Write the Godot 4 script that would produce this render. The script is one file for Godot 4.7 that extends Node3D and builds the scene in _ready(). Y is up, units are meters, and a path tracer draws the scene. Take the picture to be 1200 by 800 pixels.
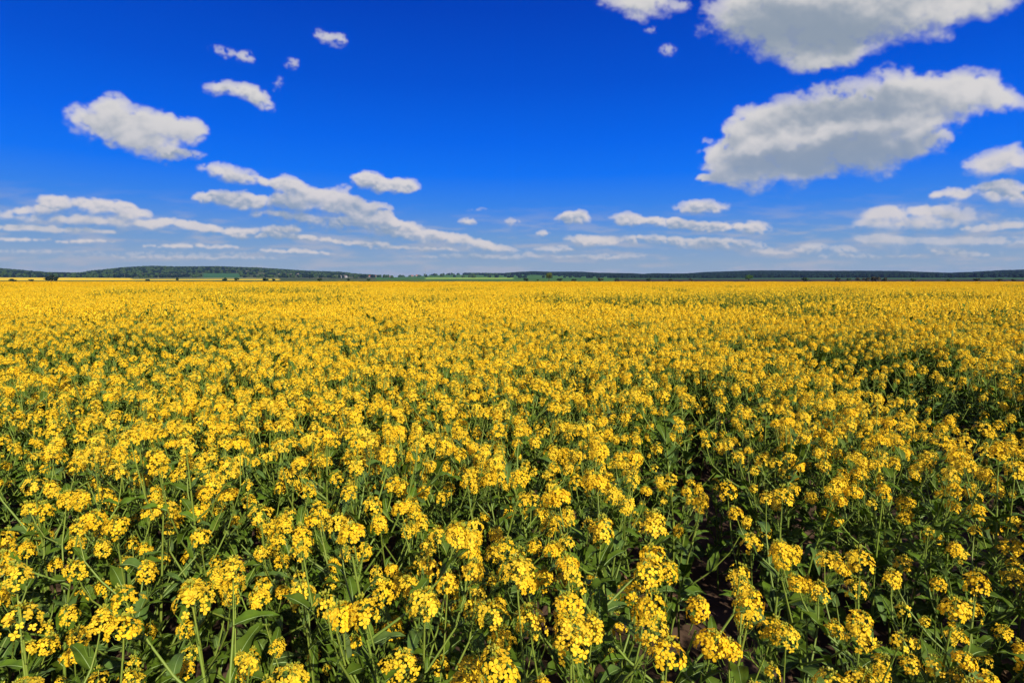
extends Node3D
# A rapeseed field in bloom under a deep blue sky with fair-weather clouds; wooded hills far behind.

const FPX := 667.0          # focal length of the photograph in its own pixels (1200 x 800)
const HORIZON := 327.0      # row of the true horizon
const EYE := 1.62           # eye height over the soil
var pitch := atan((400.0 - HORIZON) / FPX)
var names := {}
var mats := {}

# ------------------------------------------------------------------ small helpers
class Buf:
	var v := PackedVector3Array()
	var n := PackedVector3Array()
	var c := PackedColorArray()
	func tri(a: Vector3, b: Vector3, d: Vector3, col: Color) -> void:
		var k := (d - a).cross(b - a).normalized()
		v.append(a); v.append(b); v.append(d)
		n.append(k); n.append(k); n.append(k)
		c.append(col); c.append(col); c.append(col)
	func quad(a: Vector3, b: Vector3, d: Vector3, e: Vector3, col: Color) -> void:
		tri(a, b, d, col); tri(a, d, e, col)
	func stri(a: Vector3, b: Vector3, d: Vector3, na: Vector3, nb: Vector3, nd: Vector3, ca: Color, cb: Color, cd: Color) -> void:
		if (d - a).cross(b - a).dot(na + nb + nd) >= 0.0:
			v.append(a); v.append(b); v.append(d)
			n.append(na); n.append(nb); n.append(nd)
			c.append(ca); c.append(cb); c.append(cd)
		else:
			v.append(a); v.append(d); v.append(b)
			n.append(na); n.append(nd); n.append(nb)
			c.append(ca); c.append(cd); c.append(cb)
	func add(o: Buf, t: Transform3D) -> void:
		var nb := t.basis.orthonormalized()
		for i in o.v.size():
			v.append(t * o.v[i]); n.append(nb * o.n[i]); c.append(o.c[i])
	func commit(mesh: ArrayMesh, m: Material) -> void:
		if v.is_empty():
			return
		var a := []
		a.resize(Mesh.ARRAY_MAX)
		a[Mesh.ARRAY_VERTEX] = v; a[Mesh.ARRAY_NORMAL] = n; a[Mesh.ARRAY_COLOR] = c
		mesh.add_surface_from_arrays(Mesh.PRIMITIVE_TRIANGLES, a)
		mesh.surface_set_material(mesh.get_surface_count() - 1, m)

func numbered(called: String) -> String:
	var k: int = names.get(called, 0)
	names[called] = k + 1
	return called if k == 0 else "%s_%03d" % [called, k]

func tag(o: Node, label: String, category: String, group := "", kind := "") -> void:
	if label: o.set_meta("label", label)
	if category: o.set_meta("category", category)
	if group: o.set_meta("group", group)
	if kind: o.set_meta("kind", kind)

func part(called: String, mesh: Mesh, parent: Node, t := Transform3D()) -> MeshInstance3D:
	var o := MeshInstance3D.new()
	o.name = called
	o.mesh = mesh
	o.transform = t
	parent.add_child(o, true)
	return o

func one(b: Buf, m: Material) -> ArrayMesh:
	var a := ArrayMesh.new()
	b.commit(a, m)
	return a

func mat(rough: float, spec := 0.4, back := Color.BLACK) -> StandardMaterial3D:
	var m := StandardMaterial3D.new()
	m.vertex_color_use_as_albedo = true
	m.albedo_color = Color.WHITE
	m.roughness = rough
	m.metallic_specular = spec
	m.cull_mode = BaseMaterial3D.CULL_DISABLED
	if back != Color.BLACK:
		m.backlight_enabled = true
		m.backlight = back.linear_to_srgb()
	return m

func vary(c: Color, rng: RandomNumberGenerator, by: float) -> Color:
	var k := 1.0 + rng.randf_range(-by, by)
	return Color(c.r * k, c.g * k * (1.0 + rng.randf_range(-by, by) * 0.35), c.b * k)

func side_of(d: Vector3) -> Vector3:
	var s := d.cross(Vector3.UP if absf(d.y) < 0.95 else Vector3.RIGHT)
	return s.normalized()

# a tapered tube along points
func tube(b: Buf, pts: Array, r0: float, r1: float, sides: int, c0: Color, c1: Color) -> void:
	var prev := []
	var prevn := []
	var pc := c0
	for i in pts.size():
		var p: Vector3 = pts[i]
		var a: Vector3 = pts[maxi(i - 1, 0)]
		var e: Vector3 = pts[mini(i + 1, pts.size() - 1)]
		var d := (e - a).normalized()
		var s := side_of(d)
		var u := s.cross(d)
		var t := float(i) / (pts.size() - 1)
		var r := lerpf(r0, r1, t)
		var cc := c0.lerp(c1, t)
		var ring := []
		var rn := []
		for k in sides:
			var f := TAU * k / sides
			var o := s * cos(f) + u * sin(f)
			ring.append(p + o * r); rn.append(o)
		if i > 0:
			for k in sides:
				var j := (k + 1) % sides
				b.stri(prev[k], ring[k], ring[j], prevn[k], rn[k], rn[j], pc, cc, cc)
				b.stri(prev[k], ring[j], prev[j], prevn[k], rn[j], prevn[j], pc, cc, pc)
		prev = ring; prevn = rn; pc = cc

# ------------------------------------------------------------------ sky
var cam_f := Vector3.ZERO
var cam_u := Vector3.ZERO

# sky air: linear colour by elevation (radians); deeper to the zenith
func air(e: float) -> Color:
	var d := maxf(rad_to_deg(e), 0.0)
	var stops: Array = [[0.0, 0.275, 0.350, 0.43], [1.5, 0.225, 0.320, 0.45], [4.0, 0.125, 0.265, 0.52], [7.0, 0.034, 0.19, 0.65], [10.0, 0.004, 0.138, 0.72], [13.0, 0.001, 0.106, 0.67], [18.0, 0.0005, 0.069, 0.53], [24.0, 0.0005, 0.044, 0.41], [32.0, 0.0005, 0.031, 0.33], [90.0, 0.004, 0.026, 0.23]]
	for i in stops.size() - 1:
		var a: Array = stops[i]
		var b: Array = stops[i + 1]
		if d <= b[0]:
			var t: float = (d - a[0]) / (b[0] - a[0])
			return Color(lerpf(a[1], b[1], t), lerpf(a[2], b[2], t), lerpf(a[3], b[3], t))
	return Color(0.006, 0.035, 0.3)

func to_px(d: Vector3) -> Vector2:
	var z := d.dot(cam_f)
	if z < 0.05:
		return Vector2(-9999, -9999)
	return Vector2(600.0 + FPX * d.x / z, 400.0 - FPX * d.dot(cam_u) / z)

func cloud_list() -> Array:
	# centre x, y, half width, half height, turn (degrees), weight
	return [
		[900, 188, 78, 36, -4, 1], [882, 165, 52, 32, -22, 1], [950, 150, 90, 44, -12, 1], [1040, 135, 85, 46, -8, 1], [1112, 113, 66, 28, -3, 1], [1165, 114, 42, 17, 4, 1], [1020, 178, 85, 32, -12, 1], [862, 208, 50, 13, -4, 1], [1080, 148, 46, 28, -24, .9], [845, 190, 24, 26, -30, .7],
		[884, 20, 58, 44, 5, 1], [940, 28, 75, 50, 5, 1], [1005, 12, 95, 56, -12, 1], [1080, 0, 85, 45, -14, 1], [1155, -12, 62, 36, -8, 1], [962, 66, 46, 22, -8, .9],
		[750, 4, 46, 20, 0, .9], [783, 60, 11, 9, -20, .55], [764, 36, 10, 7, 0, .4], [800, 8, 12, 8, 0, .45],
		[118, 148, 42, 25, 18, 1], [160, 150, 54, 26, 10, 1], [202, 152, 38, 17, 6, 1], [138, 121, 20, 13, 5, .65], [168, 172, 44, 14, 8, .8], [212, 180, 30, 8, 4, .65], [196, 186, 22, 10, 0, .5], [228, 152, 14, 12, 0, .6],
		[276, 106, 36, 10, 12, .8], [302, 116, 24, 10, 40, .8], [250, 106, 14, 9, 10, .5], [268, 64, 28, 7, 16, .5], [288, 69, 10, 9, 0, .5], [383, 44, 21, 9, 22, .7], [398, 42, 8, 8, 0, .4], [344, 75, 11, 9, 0, .55], [325, 98, 7, 10, 35, .4],
		[452, 215, 42, 12, 4, 1], [434, 209, 22, 8, 4, .9], [470, 218, 24, 10, 0, .9],
		[264, 203, 34, 11, 8, .9], [312, 214, 44, 7, 12, .75], [270, 231, 42, 11, 2, 1], [316, 237, 54, 13, 6, 1], [352, 222, 44, 13, 12, .95], [395, 238, 62, 17, 12, 1], [430, 255, 62, 13, 16, .95], [470, 266, 60, 12, 14, .9], [530, 280, 55, 9, 9, .8], [575, 289, 30, 5, 6, .7], [380, 258, 90, 9, 6, .5],
		[98, 239, 66, 12, 6, 1], [42, 245, 44, 9, -4, .75], [140, 246, 42, 9, 12, .9], [206, 264, 52, 8, 5, .85], [262, 271, 46, 8, 8, .75], [318, 271, 40, 8, 0, .75], [352, 279, 50, 6, 5, .8], [425, 285, 36, 5, 3, .75], [110, 258, 130, 9, 2, .45],
		[20, 267, 54, 5, 0, .7], [80, 270, 60, 4, 2, .6], [20, 281, 46, 3, 0, .65], [100, 283, 40, 3, 0, .55], [225, 289, 62, 4, 1, .6], [345, 295, 46, 4, 3, .65], [480, 291, 56, 4, 1, .5], [20, 294, 70, 3, 0, .4], [240, 303, 90, 3, 0, .35], [530, 302, 70, 4, 0, .4],
		[549, 261, 11, 5, 0, .8], [598, 261, 11, 6, 0, .6], [560, 247, 16, 4, -6, .3], [635, 274, 10, 4, 0, .75], [672, 258, 21, 8, 0, 1], [682, 253, 10, 7, 0, .9], [666, 255, 9, 6, 0, .9],
		[734, 258, 20, 9, 0, .95], [778, 261, 46, 10, 2, 1], [832, 266, 52, 9, 3, .95], [884, 269, 22, 9, 0, .9], [822, 243, 33, 9, -2, 1], [692, 282, 30, 7, 2, .8], [660, 292, 32, 5, -2, .6], [800, 281, 74, 6, 2, .45], [850, 290, 50, 6, 2, .4], [700, 302, 70, 4, 0, .4],
		[1175, 192, 48, 20, -10, .95], [1150, 224, 66, 13, -6, .8], [1195, 230, 40, 14, 0, .7], [1062, 247, 54, 12, -4, .8], [1110, 250, 30, 12, 8, .75], [1060, 262, 70, 10, 0, .45], [1036, 281, 34, 8, 6, .7], [948, 291, 17, 7, 0, .65], [900, 297, 40, 4, 0, .35], [988, 293, 14, 7, 0, .35], [1125, 298, 36, 6, 4, .45], [1180, 264, 60, 5, -5, .55], [1030, 302, 120, 4, 0, .35], [80, 264, 130, 15, 2, .42], [1115, 264, 130, 24, -4, .42], [1150, 288, 110, 12, 0, .42], [440, 276, 170, 10, 9, .42], [790, 284, 120, 11, 2, .46], [640, 300, 160, 8, 0, .38], [190, 300, 220, 6, 0, .36], [1010, 296, 160, 8, 0, .36], [1155, 282, 90, 6, 0, .35],
	]

func make_sky() -> Image:
	var W := 4096
	var H := 2048
	# the whole sphere, coarse: air and clouds of a layer overhead
	var w := 1024
	var h := 512
	var im := Image.create_empty(w, h, false, Image.FORMAT_RGBF)
	var nz := FastNoiseLite.new()
	nz.seed = 5
	nz.noise_type = FastNoiseLite.TYPE_SIMPLEX_SMOOTH
	nz.frequency = 0.75
	nz.fractal_octaves = 5
	for j in h:
		var e := PI * 0.5 - (j + 0.5) / h * PI
		var base := air(e)
		if e < -0.02:
			im.fill_rect(Rect2i(0, j, w, h - j), Color(0.12, 0.13, 0.05))
			break
		for i in w:
			var az := (i + 0.5) / w * TAU
			var d := Vector3(sin(az) * cos(e), sin(e), -cos(az) * cos(e))
			var c := base
			var p := to_px(d)
			var out := 1.0
			if p.x > -9000.0:
				out = clampf(maxf(maxf(absf(p.x - 600.0) - 680.0, -60.0 - p.y), 0.0) / 120.0, 0.0, 1.0)
			if out > 0.0 and e > 0.0:
				var y := maxf(d.y, 0.0) + 0.12
				var f := nz.get_noise_2d(d.x / y * 1.6 + 3.0, d.z / y * 1.6)
				var al := smoothstep(0.10, 0.30, f) * out * smoothstep(0.03, 0.15, e)
				var sh := smoothstep(0.15, 0.55, f)
				c = c.lerp(Color(0.58, 0.56, 0.545).lerp(Color(0.30, 0.34, 0.40), sh), al * 0.95)
			im.set_pixel(i, j, c)
	im.resize(W, H, Image.INTERPOLATE_CUBIC)
	# the part the photograph shows, at full size: its own clouds
	var half := int(52.0 / 360.0 * W)
	var top := int((90.0 - 33.0) / 180.0 * H)
	var bot := H / 2
	var cw := half * 2
	var ch := bot - top
	var px := PackedVector2Array()
	px.resize(cw * ch)
	for j in ch:
		var e := PI * 0.5 - (top + j + 0.5) / H * PI
		for i in cw:
			var az := (i - half + 0.5) / W * TAU
			px[j * cw + i] = to_px(Vector3(sin(az) * cos(e), sin(e), -cos(az) * cos(e)))
	var big := FastNoiseLite.new()
	big.seed = 11
	big.noise_type = FastNoiseLite.TYPE_SIMPLEX_SMOOTH
	big.frequency = 1.0
	big.fractal_octaves = 5
	big.fractal_gain = 0.5
	var warp := PackedVector2Array()
	warp.resize(cw * ch)
	for k in cw * ch:
		var p := px[k]
		warp[k] = Vector2(big.get_noise_2d(p.x / 75.0, p.y / 60.0 + 50.0) * 17.0 + big.get_noise_2d(p.x / 20.0 + 7.0, p.y / 16.0) * 6.0, big.get_noise_2d(p.x / 75.0 + 90.0, p.y / 60.0) * 12.0 + big.get_noise_2d(p.x / 20.0, p.y / 16.0 + 30.0) * 5.0)
	var m := PackedFloat32Array()      # how much cloud
	var sz := PackedFloat32Array()     # how large the cloud is, in photo pixels
	m.resize(cw * ch)
	sz.resize(cw * ch)
	# long low banks break up into lumps along their length
	var lumps := []
	var rng := RandomNumberGenerator.new()
	rng.seed = 15
	for q: Array in cloud_list():
		if q[2] >= 36 and q[3] <= 18 and q[1] > 198 and q[5] > 0.44:
			var n := int(q[2] * 1.3 / q[3]) + 1
			for i in n:
				var t := lerpf(-0.9, 0.9, (i + rng.randf()) / n)
				var fat: float = (1.0 - 0.5 * t * t) * rng.randf_range(0.55, 1.0)
				var a := deg_to_rad(q[4])
				lumps.append([q[0] + q[2] * t * cos(a), q[1] + q[2] * t * sin(a) - q[3] * rng.randf_range(-0.2, 0.28), q[3] * fat * 1.5, q[3] * fat * 0.85, q[4], minf(1.0, q[5] * rng.randf_range(0.75, 1.1))])
			lumps.append([q[0], q[1] + q[3] * 0.25, q[2], q[3] * 0.8, q[4], q[5] * 0.5])
		else:
			lumps.append(q)
	for q: Array in lumps:
		var ex: float = q[2] * 1.27
		var ey: float = q[3] * 1.36
		var ct := cos(deg_to_rad(q[4]))
		var st := sin(deg_to_rad(q[4]))
		# bounds in the panorama
		var swing := clampf(q[3] / 24.0, 0.12, 1.0)
		var reach := maxf(ex, ey) + 6.0 + 26.0 * swing
		var lo := Vector2(1e9, 1e9)
		var hi := Vector2(-1e9, -1e9)
		for s: Vector2 in [Vector2(-1, -1), Vector2(1, -1), Vector2(-1, 1), Vector2(1, 1), Vector2(0, -1), Vector2(0, 1)]:
			var pp := Vector2(q[0] + s.x * reach, q[1] + s.y * reach)
			var dd := (cam_f * FPX + Vector3(pp.x - 600.0, 0, 0) + cam_u * (400.0 - pp.y)).normalized()
			var ii := atan2(dd.x, -dd.z) / TAU * W + half
			var jj := (PI * 0.5 - asin(dd.y)) / PI * H - top
			lo = lo.min(Vector2(ii, jj)); hi = hi.max(Vector2(ii, jj))
		for j in range(clampi(int(lo.y) - 2, 0, ch), clampi(int(hi.y) + 3, 0, ch)):
			for i in range(clampi(int(lo.x) - 2, 0, cw), clampi(int(hi.x) + 3, 0, cw)):
				var k := j * cw + i
				var a := px[k] + warp[k] * swing - Vector2(q[0], q[1])
				var x := (a.x * ct + a.y * st) / ex
				var y := (-a.x * st + a.y * ct) / ey
				if y > 0.0:
					y *= 1.12
				var f: float = clampf(1.0 - x * x - y * y, 0.0, 1.0) * q[5]
				if f > 0.0:
					m[k] = 1.0 - (1.0 - m[k]) * (1.0 - f)
					sz[k] = maxf(sz[k], minf(q[2], q[3] * 2.2))
	var billow := FastNoiseLite.new()
	billow.seed = 4
	billow.noise_type = FastNoiseLite.TYPE_CELLULAR
	billow.cellular_distance_function = FastNoiseLite.DISTANCE_EUCLIDEAN_SQUARED
	billow.cellular_return_type = FastNoiseLite.RETURN_DISTANCE
	billow.frequency = 1.0
	billow.fractal_octaves = 3
	billow.fractal_gain = 0.5
	billow.fractal_lacunarity = 2.3
	# the grey hollows and the lit folds of the two great clouds: x, y, half width, half height, slope, depth
	var folds := [[1010, 126, 150, 24, 0.20, 0.55], [985, 182, 140, 34, 0.14, 0.75], [900, 192, 80, 20, 0.08, 0.35], [945, 160, 130, 16, 0.18, -0.38], [1060, 158, 90, 16, 0.24, -0.35], [930, 205, 110, 14, 0.0, -0.25], [1090, 100, 120, 18, -0.05, -0.3], [930, 32, 120, 42, 0.0, 0.75], [1010, 34, 130, 30, 0.24, 0.35], [1090, 14, 110, 20, 0.22, -0.35], [985, 70, 70, 18, 0.2, -0.2]]
	var F := PackedFloat32Array()      # density: edge at 0
	var T := PackedFloat32Array()      # bulge towards the viewer
	F.resize(cw * ch)
	T.resize(cw * ch)
	for k in cw * ch:
		if m[k] <= 0.0:
			continue
		var p := px[k] + warp[k] * 0.7
		var s := clampf(0.46 * sz[k], 6.5, 26.0)
		var puff := -billow.get_noise_2d(p.x / s, p.y / s * 1.25)
		var wisp := big.get_noise_2d(px[k].x / s * 0.55, px[k].y / s * 0.8)
		var fine := big.get_noise_2d(px[k].x * 0.13, px[k].y * 0.17)
		var g := smoothstep(0.0, 0.35, m[k])
		F[k] = m[k] + ((puff - 0.62) * lerpf(0.95, 0.60, smoothstep(14.0, 40.0, sz[k])) + wisp * 0.40 + fine * 0.14) * g - 0.25
		T[k] = sqrt(m[k]) * 1.1 + puff * 0.6 + wisp * 0.45 + fine * 0.04
	for j in ch:
		var e := PI * 0.5 - (top + j + 0.5) / H * PI
		var a0 := air(e)
		for i in cw:
			var k := j * cw + i
			var col := (i - half + W) % W
			var p := px[k]
			var under := a0
			# thin streaky veil of far cloud low in the sky
			if e < 0.14:
				var vv := big.get_noise_2d(p.x / 95.0 + 3.0, p.y / 13.0) + 0.5 * big.get_noise_2d(p.x / 210.0, p.y / 30.0 + 9.0) + 0.3 * big.get_noise_2d(p.x / 26.0, p.y / 6.0 + 70.0)
				under = a0.lerp(Color(0.39, 0.385, 0.43), 0.55 * smoothstep(-0.25, 0.7, vv) * smoothstep(0.14, 0.05, e))
				im.set_pixel(col, top + j, under)
			if F[k] <= 0.0:
				continue
			var s := clampf(sz[k], 6.0, 46.0)
			var up := int(clampf(s * 0.16, 2.0, 6.0))
			var dm := m[k] - (m[(j - up) * cw + i] if j >= up else m[k])       # > 0 on an upper edge
			var soft := lerpf(0.85, 0.42, smoothstep(-0.08, 0.12, dm))
			var al := maxf(smoothstep(0.0, soft, F[k]), smoothstep(0.6, 1.0, m[k]) * 0.95) * clampf(0.02 + m[k] * 1.2, 0.0, 1.0)
			# sunlight from behind the viewer and above: what lies over a point shades it
			var occ := 0.0
			for step: float in [0.2, 0.45, 0.75, 1.1]:
				var o := int(s * step * 0.85 + 1.0)
				var jj := j - o
				var i2 := clampi(i + int(o * 0.25), 0, cw - 1)
				if jj >= 0:
					occ += clampf(m[jj * cw + i2] * 0.7 + F[jj * cw + i2] * 0.3, 0.0, 1.0)
				else:
					occ += 0.5
			occ *= 0.25
			var slow := big.get_noise_2d((p.x + p.y * 0.4) / 85.0 + 17.0, (p.y + p.x * 0.22) / 36.0)
			var thick := smoothstep(0.5, 1.0, m[k]) * smoothstep(16.0, 42.0, s) * (0.45 + 0.8 * slow)
			var rel := 0.0
			if j > 12 and i < cw - 12:
				var o := int(clampf(s * 0.14, 2.0, 6.0))
				rel = clampf((T[k] - T[(j - o) * cw + i + o / 2]) * 0.8 + (T[k] - T[(j - o * 2) * cw + i + o]) * 0.5, -0.42, 0.42)
			var raw := 1.06 - lerpf(1.40, 0.66, smoothstep(20.0, 42.0, s)) * occ - 0.50 * clampf(thick, 0.0, 1.0) + rel * lerpf(1.05, 0.60, smoothstep(16.0, 40.0, s)) + slow * 0.42
			if p.x > 800.0 and p.y < 235.0:
				for q: Array in folds:
					var dx: float = p.x + warp[k].x * 0.8 - q[0]
					var dy: float = p.y + warp[k].y * 0.8 - q[1] + dx * q[4]
					var rr: float = dx * dx / (q[2] * q[2]) + dy * dy / (q[3] * q[3])
					if rr < 1.0:
						raw -= q[5] * (1.0 - rr) * (1.0 - rr) * 1.25
			raw -= 0.55 * (1.0 - smoothstep(0.35, 0.8, m[k])) * (1.0 - smoothstep(0.0, 0.07, dm)) * smoothstep(0.30, 0.12, e)
			var lit := 1.0 / (1.0 + exp(-(raw - 0.5) * 3.9))
			var low := 1.0 - smoothstep(0.03, 0.24, e)      # clouds far off near the horizon are seen through more air
			var bright := Color(0.585, 0.565, 0.555).lerp(Color(0.66, 0.590, 0.545), low)
			var shade := Color(0.215, 0.265, 0.335).lerp(Color(0.195, 0.275, 0.385), low)
			var c := shade.lerp(bright, lit)
			c = c.lerp(under, 0.55 * exp(-e / 0.07))
			im.set_pixel(col, top + j, under.lerp(c, clampf(al, 0.0, 1.0)))
	return im

# ------------------------------------------------------------------ rapeseed: flowers, leaves, plants
const YELLOW := Color(0.90, 0.562, 0.018)
const GREEN := Color(0.080, 0.132, 0.011)
const STEM := Color(0.145, 0.210, 0.032)
const BUD := Color(0.36, 0.36, 0.030)

func flower(b: Buf, g: Buf, at: Vector3, face: Vector3, size: float, rng: RandomNumberGenerator, base: Color) -> void:
	var s := side_of(face)
	var u := s.cross(face)
	var turn := rng.randf() * TAU
	var col := vary(base, rng, 0.11)
	var cup := rng.randf_range(0.05, 0.40)
	for k in 4:
		var f := turn + TAU * k / 4.0 + rng.randf_range(-0.15, 0.15)
		var d := s * cos(f) + u * sin(f)
		var w := face.cross(d)
		var sz := size * rng.randf_range(0.88, 1.1)
		var m := at + d * sz * 0.52 + face * sz * cup
		var t := at + d * sz * 0.98 + face * sz * (cup * 0.8)
		var wl := w * sz * 0.36
		b.tri(at, m + wl, m - wl, col)
		b.quad(m + wl, t + wl * 0.72, t - wl * 0.72, m - wl, col)
	var c2 := Color(0.42, 0.40, 0.02)
	var q := face * size * 0.45
	g.tri(at - s * size * 0.12, at + s * size * 0.12, at + q, c2)
	g.tri(at - u * size * 0.12, at + u * size * 0.12, at + q, c2)

func bud(b: Buf, at: Vector3, d: Vector3, l: float, col: Color) -> void:
	var s := side_of(d) * l * 0.3
	var u := side_of(d).cross(d) * l * 0.3
	var lo := at
	var hi := at + d * l
	var m := at + d * l * 0.55
	for p: Array in [[s, u], [u, -s], [-s, -u], [-u, s]]:
		b.tri(lo, m + p[0], m + p[1], col)
		b.tri(hi, m + p[1], m + p[0], col)

# one raceme: open flowers in a dome, closed buds on top, thin pods below. Returns [petals, greens, buds]
func head(rng: RandomNumberGenerator, count: int, wide: float, tall: float, pods: int) -> Array:
	var pe := Buf.new()
	var gr := Buf.new()
	var bu := Buf.new()
	tone = rng.randf()
	var base := YELLOW.lerp(Color(0.88, 0.66, 0.05), tone * 0.6)
	tube(gr, [Vector3(0, -0.05, 0), Vector3(0, tall * 0.5, 0), Vector3(0, tall, 0)], 0.0019, 0.0010, 4, STEM, BUD)
	var f := rng.randf() * TAU
	for i in count:
		var t := (i + 0.5) / count
		f += 2.399963 + rng.randf_range(-0.3, 0.3)
		var r := wide * sqrt(maxf(1.0 - 0.86 * pow(t * 1.25 - 0.25, 2.0), 0.05)) * rng.randf_range(0.80, 1.10)
		var y := tall * (t * 0.92) + rng.randf_range(-0.004, 0.004)
		var o := Vector3(cos(f), 0, sin(f))
		var at := o * r + Vector3(rng.randf_range(-.003, .003), y + r * 0.12 + rng.randf_range(-.003, .003), rng.randf_range(-.003, .003))
		var tilt := lerpf(-0.05, 1.20, t) + rng.randf_range(-0.3, 0.3)
		var face := (o * cos(tilt) + Vector3(0, sin(tilt), 0) + Vector3(rng.randf_range(-.25, .25), rng.randf_range(-.2, .25), rng.randf_range(-.25, .25))).normalized()
		flower(pe, gr, at, face, rng.randf_range(0.0064, 0.0090), rng, base)
		var p0 := Vector3(0, maxf(y - r * 0.35, -0.03), 0)
		var wv := o.cross(Vector3.UP) * 0.0006
		gr.tri(p0 - wv, p0 + wv, at, STEM)
	for i in 15:
		var a := rng.randf() * TAU
		var r := rng.randf_range(0.0, 0.0095)
		var o := Vector3(cos(a) * r, tall * rng.randf_range(0.90, 1.0) + 0.006 - r * 0.4, sin(a) * r)
		bud(bu, o, (Vector3(cos(a), 0, sin(a)) * r * 60.0 + Vector3.UP).normalized(), rng.randf_range(0.005, 0.0075), vary(BUD, rng, 0.18))
	for i in pods:
		var a := rng.randf() * TAU
		var y := rng.randf_range(-0.075, -0.015)
		var o := Vector3(cos(a), 0, sin(a))
		var p0 := Vector3(0, y, 0)
		var p1 := p0 + o * 0.014 + Vector3(0, 0.006, 0)
		var p2 := p1 + o * 0.010 + Vector3(0, rng.randf_range(0.018, 0.030), 0)
		tube(gr, [p0, p1, p2], 0.0006, 0.0007, 3, STEM, vary(GREEN * 1.5, rng, 0.1))
	return [pe, gr, bu]

# a leaf along +x from the origin. kind 0: broad lower leaf, 1: lance-shaped clasping leaf. Returns [blade, midrib]
func leaf(rng: RandomNumberGenerator, kind: int) -> Array:
	var b := Buf.new()
	var rib := Buf.new()
	var nx := 9 if kind == 0 else 7
	var ny := 4
	var l := rng.randf_range(0.12, 0.20) if kind == 0 else rng.randf_range(0.055, 0.105)
	var wmax := l * (rng.randf_range(0.19, 0.26) if kind == 0 else rng.randf_range(0.15, 0.22))
	var rise := rng.randf_range(0.15, 0.75)
	var droop := rng.randf_range(0.5, 1.3)
	var fold := rng.randf_range(0.15, 0.6)
	var ph := rng.randf() * TAU
	var wav := rng.randf_range(0.18, 0.42)
	var col := vary(GREEN if rng.randf() < 0.65 else Color(0.085, 0.138, 0.028), rng, 0.22)
	var p := []
	var mid := []
	for i in nx + 1:
		var t := float(i) / nx
		var cx := l * t * (1.0 - 0.12 * droop * t)
		var cy := l * (rise * t - droop * 0.55 * t * t)
		var wd := 0.0
		if kind == 0:
			wd = wmax * (pow(sin(PI * pow(clampf((t - 0.16) / 0.84, 0.0, 1.0), 0.8)), 0.7) * (1.0 + 0.16 * sin(t * 26.0 + ph)) + 0.05 * (1.0 - t))
		else:
			wd = wmax * (1.0 - t) * (1.0 + 2.2 * t) * 0.75 * (1.0 + 0.05 * sin(t * 20.0 + ph)) + 0.0008
		var row := []
		for j in ny + 1:
			var s := (float(j) / ny - 0.5) * 2.0
			var yy := cy + absf(s) * wd * fold + sin(t * 11.0 + ph + s * 1.7) * wd * wav * absf(s)
			row.append(Vector3(cx, yy, s * wd))
		p.append(row)
		mid.append(Vector3(cx, cy, 0))
	var nn := []
	for i in nx + 1:
		var row := []
		for j in ny + 1:
			var du: Vector3 = p[mini(i + 1, nx)][j] - p[maxi(i - 1, 0)][j]
			var dv: Vector3 = p[i][mini(j + 1, ny)] - p[i][maxi(j - 1, 0)]
			var n := dv.cross(du)
			row.append(n.normalized() if n.length() > 1e-12 else Vector3.UP)
		nn.append(row)
	for i in nx:
		for j in ny:
			var c1 := vary(col, rng, 0.07)
			b.stri(p[i][j], p[i][j + 1], p[i + 1][j + 1], nn[i][j], nn[i][j + 1], nn[i + 1][j + 1], c1, c1, c1)
			b.stri(p[i][j], p[i + 1][j + 1], p[i + 1][j], nn[i][j], nn[i + 1][j + 1], nn[i + 1][j], c1, c1, c1)
	tube(rib, mid.slice(0, nx), 0.0030 if kind == 0 else 0.0011, 0.0006, 4, Color(0.25, 0.33, 0.12), Color(0.17, 0.26, 0.07))
	return [b, rib]

var tone := 0.0
var heads := []       # [petals, greens, buds, blossom mesh, bud mesh, size class]
var leaves := [[], []]

func make_pools() -> void:
	var rng := RandomNumberGenerator.new()
	rng.seed = 77
	for i in 18:
		var big := i < 12
		var h := head(rng, rng.randi_range(22, 40) if big else rng.randi_range(9, 15), rng.randf_range(0.019, 0.028) if big else rng.randf_range(0.014, 0.019), rng.randf_range(0.028, 0.060) if big else rng.randf_range(0.022, 0.034), rng.randi_range(4, 9))
		var a := ArrayMesh.new()
		h[0].commit(a, mats.petal)
		h[1].commit(a, mats.stem)
		h.append(a)
		h.append(one(h[2], mats.bud))
		h.append(tone)
		heads.append(h)
	for i in 3:
		var h := head(rng, 2, 0.012, 0.02, 3)
		var a := ArrayMesh.new()
		h[0].commit(a, mats.petal)
		h[1].commit(a, mats.stem)
		h.append(a)
		h.append(one(h[2], mats.bud))
		h.append(tone)
		heads.append(h)
	for k in 2:
		for i in 10:
			var l := leaf(rng, k)
			var a := ArrayMesh.new()
			l[0].commit(a, mats.leaf)
			l[1].commit(a, mats.stem)
			l.append(a)
			leaves[k].append(l)

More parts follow.
